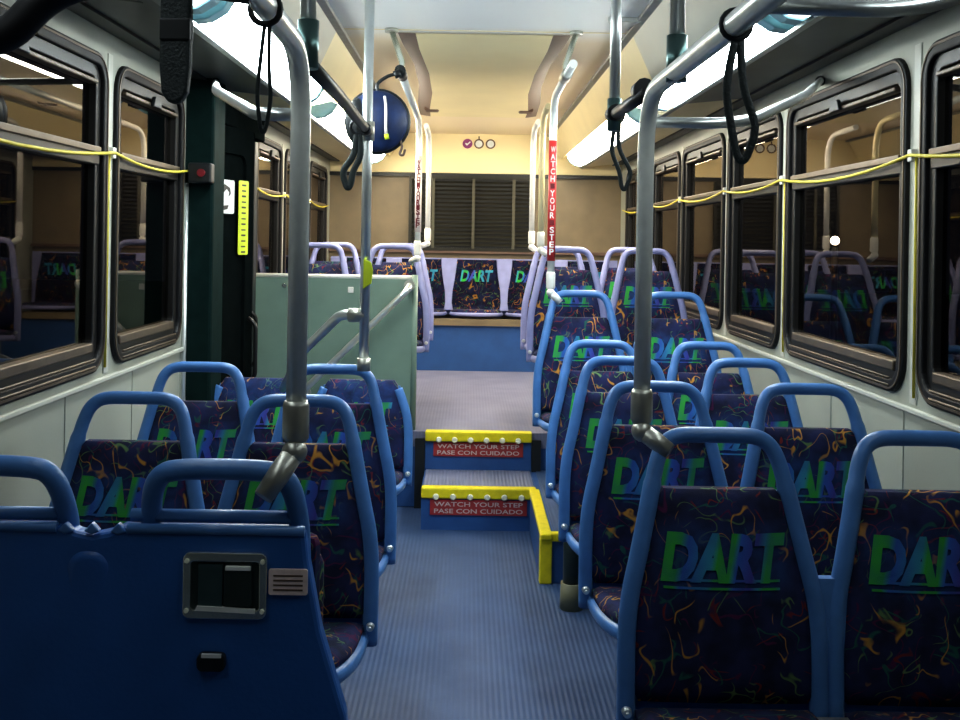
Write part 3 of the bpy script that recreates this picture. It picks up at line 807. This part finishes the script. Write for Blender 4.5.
# ------------------------------------------------------------------ partition, handrails
t = thing('partition', 'pale green partition panel between the exit door and raised rear floor', 'partition', (0, 5.56, .40))
bm = BM(); box(bm, -1.19, -.345, -.01, .01, .01, .80); obj('panel', bm, 'green_panel', t, bevel=.004)
bm = BM(); tube(bm, [(-1.19, 0, .805), (-.335, 0, .805)], .013, 10); obj('top_rail', bm, 'white_paint', t)
bm = BM(); tube(bm, [(-.333, 0, 0), (-.333, 0, .82)], .017, 12); obj('post', bm, 'green_panel', t)
for x, z in ((-.375, .06), (-1.02, .755)):
    bm = BM(); tube(bm, [(x, -.01, z), (x, -.024, z)], .012, 10); obj('bolt', bm, 'chrome_dark', t)
bm = BM(); plate(bm, [(-.685, .72), (-.655, .72), (-.655, .752), (-.685, .752)], .01, .016, lambda a, b, d: (a, -d, b)); obj('clip', bm, 'white_paint', t, bevel=.004)
bm = BM(); P = [(-.36, 5.545, 1.165), (-.37, 5.48, 1.145), (-.40, 5.46, 1.11), (-.88, 5.46, .63), (-.90, 5.48, .60), (-.90, 5.545, .59)]
t = thing('handrail', 'steel handrail slanting down across the front of the green partition', 'handrail', (0, 0, 0)); tube(bm, spline(P, 4), .017, 12); obj('rail', bm, 'pale_steel', t)
for p in (P[0], P[-1]):
    bm = BM(); tube(bm, [(p[0], 5.549, p[2]), (p[0], 5.535, p[2])], .03, 14); obj('flange', bm, 'cast_metal', t)

# ------------------------------------------------------------------ stanchions and overhead rails
RZ = CAMZ+.31
def socket(t, x, y, z0, z1, r, tip, m='cast_metal'):
    bm = BM(); tube(bm, [(x, y, z0), (x, y, z0+.008), (x, y, z1-.008), (x, y, z1)], [r*.85, r, r, r*.85], 16); obj('socket', bm, m, t)
    bm = BM(); a = Vector((x, y-.008, z0-.016)); b = Vector(tip)
    bmesh.ops.create_uvsphere(bm, u_segments=14, v_segments=10, radius=r*.95, matrix=Matrix.Translation(a))
    for f in bm.faces: f.smooth = True
    tube(bm, [a, a.lerp(b, .5), b], [r*.8, r*.85, r*.72], 12); obj('clamp', bm, m, t)

# left front stanchion with the long rail running from it
t = thing('stanchion', 'shiny steel pole rising from the folded blue seat in the left foreground', 'pole', (0, 0, 0), 'poles on seat corners along the aisle')
xl = -.345
bm = BM(); tube(bm, fillet([(xl, 1.80, 1.06), (xl, 1.80, RZ+.008), (xl+.005, 1.30, RZ+.012), (xl+.005, -.6, RZ+.012)], .13, 8), .0175, 14); obj('pole', bm, 'steel', t)
socket(t, xl, 1.80, 1.06, 1.13, .023, (xl-.045, 1.752, .975))
t = thing('stanchion', 'shiny steel pole rising from the nearest right hand patterned seat', 'pole', (0, 0, 0), 'poles on seat corners along the aisle')
xr = .313
bm = BM(); tube(bm, fillet([(xr, 2.19, 1.03), (xr, 2.19, RZ), (xr+.008, 1.65, RZ+.004), (xr+.008, -.6, RZ+.004)], .14, 8), .0175, 14); obj('pole', bm, 'steel', t)
socket(t, xr, 2.19, 1.035, 1.105, .023, (xr+.054, 2.155, .983))
# rails continuing to the rear
bm = BM(); tube(bm, fillet([(xl-.0, 1.83, RZ+.0), (xl-.015, 2.4, RZ+.02), (xl-.034, 3.30, 1.75)], .1), .015, 12)
t = thing('overhead_rail', 'dark overhead rail from the left foreground pole to the pole with yellow tag', 'rail', (0, 0, 0)); obj('rail', bm, 'frame_dark', t)
bm = BM(); tube(bm, [(xl-.035, 3.20, 1.747), (xl-.035, 3.31, 1.75)], .021, 12); obj('coupling', bm, 'black', t)
bm = BM(); tube(bm, [(xr+.010, 2.225, RZ+.01), (xr+.014, 2.82, RZ+.03)], .015, 12)
t = thing('overhead_rail', 'dark overhead rail above the right lower seats ending at a ceiling drop', 'rail', (0, 0, 0)); obj('rail', bm, 'frame_dark', t)
for y in (2.33, 2.77):
    bm = BM(); tube(bm, [(xr+.013, y-.03, RZ+.03), (xr+.013, y+.03, RZ+.03)], .022, 12); obj('coupling', bm, 'black', t)
# second left pole with yellow tag
t = thing('stanchion', 'slim pole with a yellow tag rising to the ceiling behind the left seats', 'pole', (-.379, 3.33, 0))
bm = BM(); tube(bm, [(0, 0, 1.0), (0, 0, 2.28)], .0155, 12); obj('pole', bm, 'pale_steel', t)
bm = BM(); tube(bm, [(0, 0, .99), (0, 0, 1.03)], .021, 12); obj('socket', bm, 'cast_metal', t)
bm = BM(); tube(bm, [(0, 0, 1.72), (0, 0, 1.78)], .022, 12); obj('coupling', bm, 'cast_metal', t)
bm = BM(); plate(bm, [(-.004, 1.25), (.022, 1.268), (.026, 1.31), (.020, 1.335), (-.004, 1.345)], -.024, -.016, lambda a, b, d: (a, d, b)); obj('yellow_tag', bm, 'yellow_green', t, bevel=.002)
bm = BM(); P = fillet([(-.388, 3.335, 1.165), (-.46, 3.37, 1.165), (-.64, 3.72, 1.0), (-.79, 4.23, .80)], .08)
t = thing('handrail', 'steel handrail bending down from the yellow tagged pole towards the exit door', 'handrail', (0, 0, 0)); tube(bm, P, .016, 12); obj('rail', bm, 'pale_steel', t)
bm = BM(); tube(bm, [(-.375, 3.335, 1.165), (-.43, 3.345, 1.165)], .022, 12); obj('sleeve', bm, 'cast_metal', t)
# ceiling drops over the front rails
for x, y, lab in ((xl+.004, 1.84, 'vertical ceiling drop beside the left foreground pole'), (xr+.008, 1.92, 'vertical ceiling drop onto the right rail, nearest the camera'), (xr+.014, 2.78, 'vertical ceiling drop at the far end of the right lower rail')):
    t = thing('ceiling_drop', lab, 'pole', (x, y, 0), 'ceiling drops holding the overhead rails')
    bm = BM(); tube(bm, [(0, 0, RZ), (0, 0, 2.28)], .014, 12); obj('pole', bm, 'pale_steel', t)
    bm = BM(); tube(bm, [(0, 0, RZ-.015), (0, 0, RZ+.07)], .019, 12); obj('coupling', bm, 'paddle', t)
    bm = BM(); tube(bm, [(0, 0, 2.262), (0, 0, 2.28)], .035, 16); obj('flange', bm, 'pale_steel', t)
# branch rails running out to the side walls
def branch(lab, pts, r, m):
    t = thing('branch_rail', lab, 'rail', (0, 0, 0), 'branch rails from the overhead rails to the walls')
    bm = BM(); tube(bm, fillet(pts, .09, 6), r, 12); obj('rail', bm, m, t)
    p = Vector(pts[-1]); q = Vector(pts[-2]); d = (p-q).normalized()
    bm = BM(); tube(bm, [p-d*.03, p], r*1.6, 12); obj('flange', bm, 'black', t)
branch('pale branch rail from the right foreground pole out to the wall above the windows', [(xr, 2.19, 1.662), (.515, 2.19, 1.662), (.76, 2.55, 1.775), (1.195, 3.75, 2.0)], .0115, 'pale_steel')
branch('pale branch rail from the left foreground pole out to the exit door column', [(xl, 1.80, 1.62), (-.425, 1.82, 1.622), (-.66, 2.5, 1.755), (-1.085, 4.24, 2.03)], .0115, 'pale_steel')
branch('upper branch rail at the top right corner near the camera', [(xr+.008, 1.36, RZ), (.545, 1.36, RZ-.004), (.70, 1.44, RZ+.09), (.87, 1.5, 2.03)], .011, 'pale_steel')
branch('thick black covered branch rail at the top left corner near the camera', [(xl+.005, 1.36, RZ+.012), (-.48, 1.36, RZ+.03), (-.60, 1.36, RZ+.005), (-.665, 1.36, RZ-.07), (-.78, 1.36, RZ-.04), (-.87, 1.4, 2.03)], .022, 'black_rubber')

# rear stanchions
RZ2 = CAMZ+.66
def rear_pole(x, y, z0, m, lab, bend_y, tape=None, tip=None, tape_lab=None):
    t = thing('stanchion', lab, 'pole', (0, 0, 0), 'poles on seat corners along the aisle')
    bm = BM(); tube(bm, fillet([(x, y, z0), (x, y, RZ2), (x, bend_y, RZ2+.01)], .16, 8), .0165, 12); obj('pole', bm, m, t)
    socket(t, x, y, z0-.01, z0+.07, .021, tip or (x+.035, y-.02, z0-.055), 'white_paint')
    if tape:
        m1, m2 = tape
        bm = BM(); tube(bm, [(x, y, z0+.12), (x, y, 1.875)], .0185, 16); tp = obj('warning_tape', bm, m1, t)
        txt = 'WATCH*YOUR*STEP'; dzz = (1.855-z0-.15)/len(txt)
        for i, ch in enumerate(txt):
            z = 1.85-dzz*(i+.5)
            bm = BM()
            if ch == '*': plate(bm, [(-.010, -.012), (.010, -.012), (.010, .012), (-.010, .012)], .019, .0205, lambda a, b, d: (x+a, y-d, z+b))
            else: add_text(bm, ch, .04, lambda a, b: (x+a, y-.0195, z+b), 0, .001, fit=(.021, .028))
            obj('lettering', bm, 'dark_red' if ch == '*' else m2, tp)
    return t
rear_pole(-.336, 5.86, 1.33, 'steel', 'pole with red lettering on white tape at the left rear aisle', 4.2, ('white_tape', 'dark_red'), (-.375, 5.93, 1.285))
rear_pole(.330, 4.85, 1.20, 'steel', 'pole wrapped in red tape rising from the platform seat', 3.95, ('red_tape', 'white_tape'), (.375, 4.84, 1.13))
rear_pole(.333, 5.60, 1.39, 'cream_paint', 'cream pole just behind the red taped pole on the raised floor', 5.2)
rear_pole(.330, 6.36, 1.40, 'white_paint', 'white pole at the second raised row on the right', 5.9)
rear_pole(-.313, 6.70, 1.41, 'white_paint', 'white pole rising from the second raised row on the left', 6.2, None, (-.352, 6.68, 1.365))
for x, lab in ((-.336, 'ceiling hanger above the round blue bag on the left'), (.33, 'ceiling hanger on the right opposite the round blue bag')):
    t = thing('ceiling_hanger', lab, 'pole', (x, 4.25, 0), 'ceiling hangers of the rear rails')
    bm = BM(); tube(bm, [(0, -.02, RZ2+.01), (0, .03, 2.13), (-.05 if x < 0 else .05, .10, 2.275)], .012, 10); obj('pole', bm, 'chrome_dark', t)
    bm = BM(); tube(bm, [(0, -.08, RZ2+.01), (0, .08, RZ2+.01)], .022, 12); obj('coupling', bm, 'black' if x < 0 else 'cast_metal', t)
    bm = BM(); tube(bm, [(-.05 if x < 0 else .05, .10, 2.265), (-.05 if x < 0 else .05, .10, 2.28)], .028, 14); obj('flange', bm, 'cast_metal', t)

# ------------------------------------------------------------------ hanging straps, bag
def strap(lab, top, bottom, gap, w, thick=.004):
    """flat webbing loop: two strands from the rail down to a rounded bottom"""
    t = thing('hanging_strap', lab, 'strap', (0, 0, 0), 'black hanging straps')
    a, b = Vector(top), Vector(bottom)
    pts = spline([(a.x, a.y, a.z), (a.x-gap*.35, a.y, a.z*.6+b.z*.4), (b.x-gap*.5, b.y, b.z+.05), (b.x-gap*.25, b.y, b.z+.01), (b.x, b.y, b.z), (b.x+gap*.25, b.y, b.z+.012), (b.x+gap*.5, b.y, b.z+.05), (a.x+gap*.35, a.y, a.z*.6+b.z*.4), (a.x+.006, a.y, a.z)], 5)
    bm = BM(); tube(bm, pts, w*.5, 8, flat=.35); obj('webbing', bm, 'black_strap', t)
    bm = BM(); tube(bm, disc_path((a.x, a.y, a.z+.016), .021, 'y', 16), .0045, 8, closed=True); obj('ring', bm, 'black', t)
    return t
strap('black strap loop hanging from the right foreground rail', (xr+.010, 1.50, RZ-.012), (xr+.022, 1.50, 1.53), .034, .012)
strap('thin black strap loop hanging beside the left foreground pole', (xl+.003, 1.46, RZ-.01), (xl+.003, 1.46, 1.555), .018, .006)
strap('short dark strap hanging from the left rail near the yellow tagged pole', (-.40, 3.22, 1.735), (-.425, 3.22, 1.565), .03, .02)
strap('short dark strap hanging at the far end of the right rail', (xr+.03, 2.86, 1.74), (xr+.055, 2.86, 1.555), .03, .012)
t = thing('hanging_strap', 'wide black padded strap hanging in the upper left of the bus', 'strap', (-.437, 1.36, 1.58))
bm = BM()
sec = [(.20, .019), (.12, .020), (.05, .020), (.015, .017), (.002, .009), (0, .002)]
L = [(w, z) for z, w in sec]; plate(bm, [(x, z) for x, z in L]+[(-x, z) for x, z in L[::-1]], -.008, .008, lambda a, b, d: (a, d, b)); obj('webbing', bm, 'black_strap', t, bevel=.004)
bm = BM(); box(bm, -.02, .02, -.010, .010, .08, .11); obj('buckle', bm, 'black', t, bevel=.003)

t = thing('round_bag', 'round dark blue bag with pale stripe hanging from the left rear rail', 'bag', (-.422, 4.16, 1.874))
bm = BM(); bmesh.ops.create_uvsphere(bm, u_segments=28, v_segments=18, radius=.122)
for v in bm.verts: v.co.y *= .45
for f in bm.faces: f.smooth = True
obj('body', bm, 'bag_blue', t)
bm = BM(); tube(bm, [(.120*math.cos(a), .01, .120*math.sin(a)) for a in (2*PI*k/32 for k in range(32))], .012, 8, closed=True); obj('piping', bm, 'black', t)
bm = BM(); bmesh.ops.create_uvsphere(bm, u_segments=16, v_segments=12, radius=.06)
for v in bm.verts: v.co.x = v.co.x*.8-.075; v.co.y = v.co.y*.7-.012; v.co.z *= 1.5
for f in bm.faces: f.smooth = True
obj('side_pocket', bm, 'black', t)
bm = BM(); tube(bm, [(x, -.055*math.sqrt(max(0, 1-(x*x+z*z)/.0149))-.004, z) for x, z in ((.030, .095), (.036, .06), (.038, .02), (.038, -.03), (.040, -.06))], .0055, 8); obj('stripe', bm, 'white_tape', t)
bm = BM(); tube(bm, [(.040, -.050, -.055), (.044, -.048, -.075)], .009, 8); obj('zip_tag', bm, 'yellow_green', t)
bm = BM(); tube(bm, spline([(.0, 0, .118), (.0, 0, .15), (.04, 0, .180), (.084, .0, .190)], 5), .007, 8); tube(bm, [(.064, 0, .184), (.088, 0, .195)], .016, 10); obj('carry_loop', bm, 'black', t)
bm = BM(); tube(bm, spline([(.09, 0, -.07), (.10, -.01, -.10), (.092, -.01, -.128), (.105, -.01, -.132), (.112, -.01, -.11)], 5), .005, 8); obj('loose_strap', bm, 'taupe', t)

# ------------------------------------------------------------------ stop request cords
def cord(side, ys, lab, drops):
    x = side*(XW-.022); t = thing('pull_cord', lab, 'cord', (0, 0, 0), 'yellow stop request cords')
    pts = []
    for a, b in zip(ys, ys[1:]):
        for k in range(8):
            u = k/8; pts.append((x, a+(b-a)*u, 1.668-.05*u*(1-u)*4*(b-a)*.55))
    pts.append((x, ys[-1], 1.668))
    bm = BM(); tube(bm, pts, .0052, 8); obj('cord_line', bm, 'yellow_cord', t)
    for y in ys[1:-1]:
        bm = BM(); box(bm, min(x, x+side*.024), max(x, x+side*.024), y-.014, y+.014, 1.65, 1.685); obj('cord_guide', bm, 'white_paint', t, bevel=.003)
    for y in drops:
        bm = BM(); tube(bm, [(x+side*.012, y-.02, 1.66), (x+side*.015, y-.02, .99)], .0042, 8); obj('cord_drop', bm, 'yellow_cord', t)
cord(1, [.3, 1.705, 2.945, 4.16, 5.09, 6.17, 7.16, 8.4], 'yellow pull cord strung along the right windows', (2.945, 4.16))
cord(-1, [.3, 1.905, 3.33, 4.20], 'yellow pull cord strung along the left windows before the exit door', (3.33,))
cord(-1, [5.55, 6.44, 7.46, 8.4], 'yellow pull cord strung along the left windows of the raised rear', ())

# ------------------------------------------------------------------ night outside
bm = BM(); box(bm, -30, 30, -20, 40, -.40, -.36); struct('ground', bm, 'asphalt')
for x, y, z, lab in ((3.3, 9.6, 1.46, 'street lamp glowing outside the second right window'), (4.1, 16.3, 1.50, 'street lamp glowing further off outside the right windows')):
    t = thing('street_lamp', lab, 'street lamp', (x, y, -.36), 'street lamps outside')
    bm = BM(); tube(bm, [(0, 0, 0), (0, 0, z+.30)], [.04, .03], 10); obj('post', bm, 'black', t)
    bm = BM(); bmesh.ops.create_uvsphere(bm, u_segments=16, v_segments=10, radius=.04, matrix=Matrix.Translation((0, 0, z+.36))); obj('globe', bm, 'lamp_glow', t)

# ------------------------------------------------------------------ world, camera, colour
w = bpy.data.worlds.new('night'); bpy.context.scene.world = w; w.use_nodes = True
w.node_tree.nodes['Background'].inputs[0].default_value = (.012, .014, .02, 1)
w.node_tree.nodes['Background'].inputs[1].default_value = .4
cam = bpy.data.cameras.new('camera'); co = bpy.data.objects.new('camera', cam); C.objects.link(co)
cam.sensor_width = 36; cam.lens = F/960*36; cam.clip_start = .05
cam.shift_x = 12/960; cam.shift_y = -120/960
co.matrix_world = Matrix.Translation((CAMX, 0, CAMZ)) @ Matrix.Rotation(PI/2, 4, 'X') @ Matrix.Rotation(.0165, 4, 'Z')
bpy.context.scene.camera = co
sc = bpy.context.scene
sc.view_settings.view_transform = 'Standard'; sc.view_settings.look = 'None'; sc.view_settings.exposure = 0.3; sc.view_settings.gamma = 0.88
sc.cycles.use_denoising = True
sc.cycles.max_bounces = 8
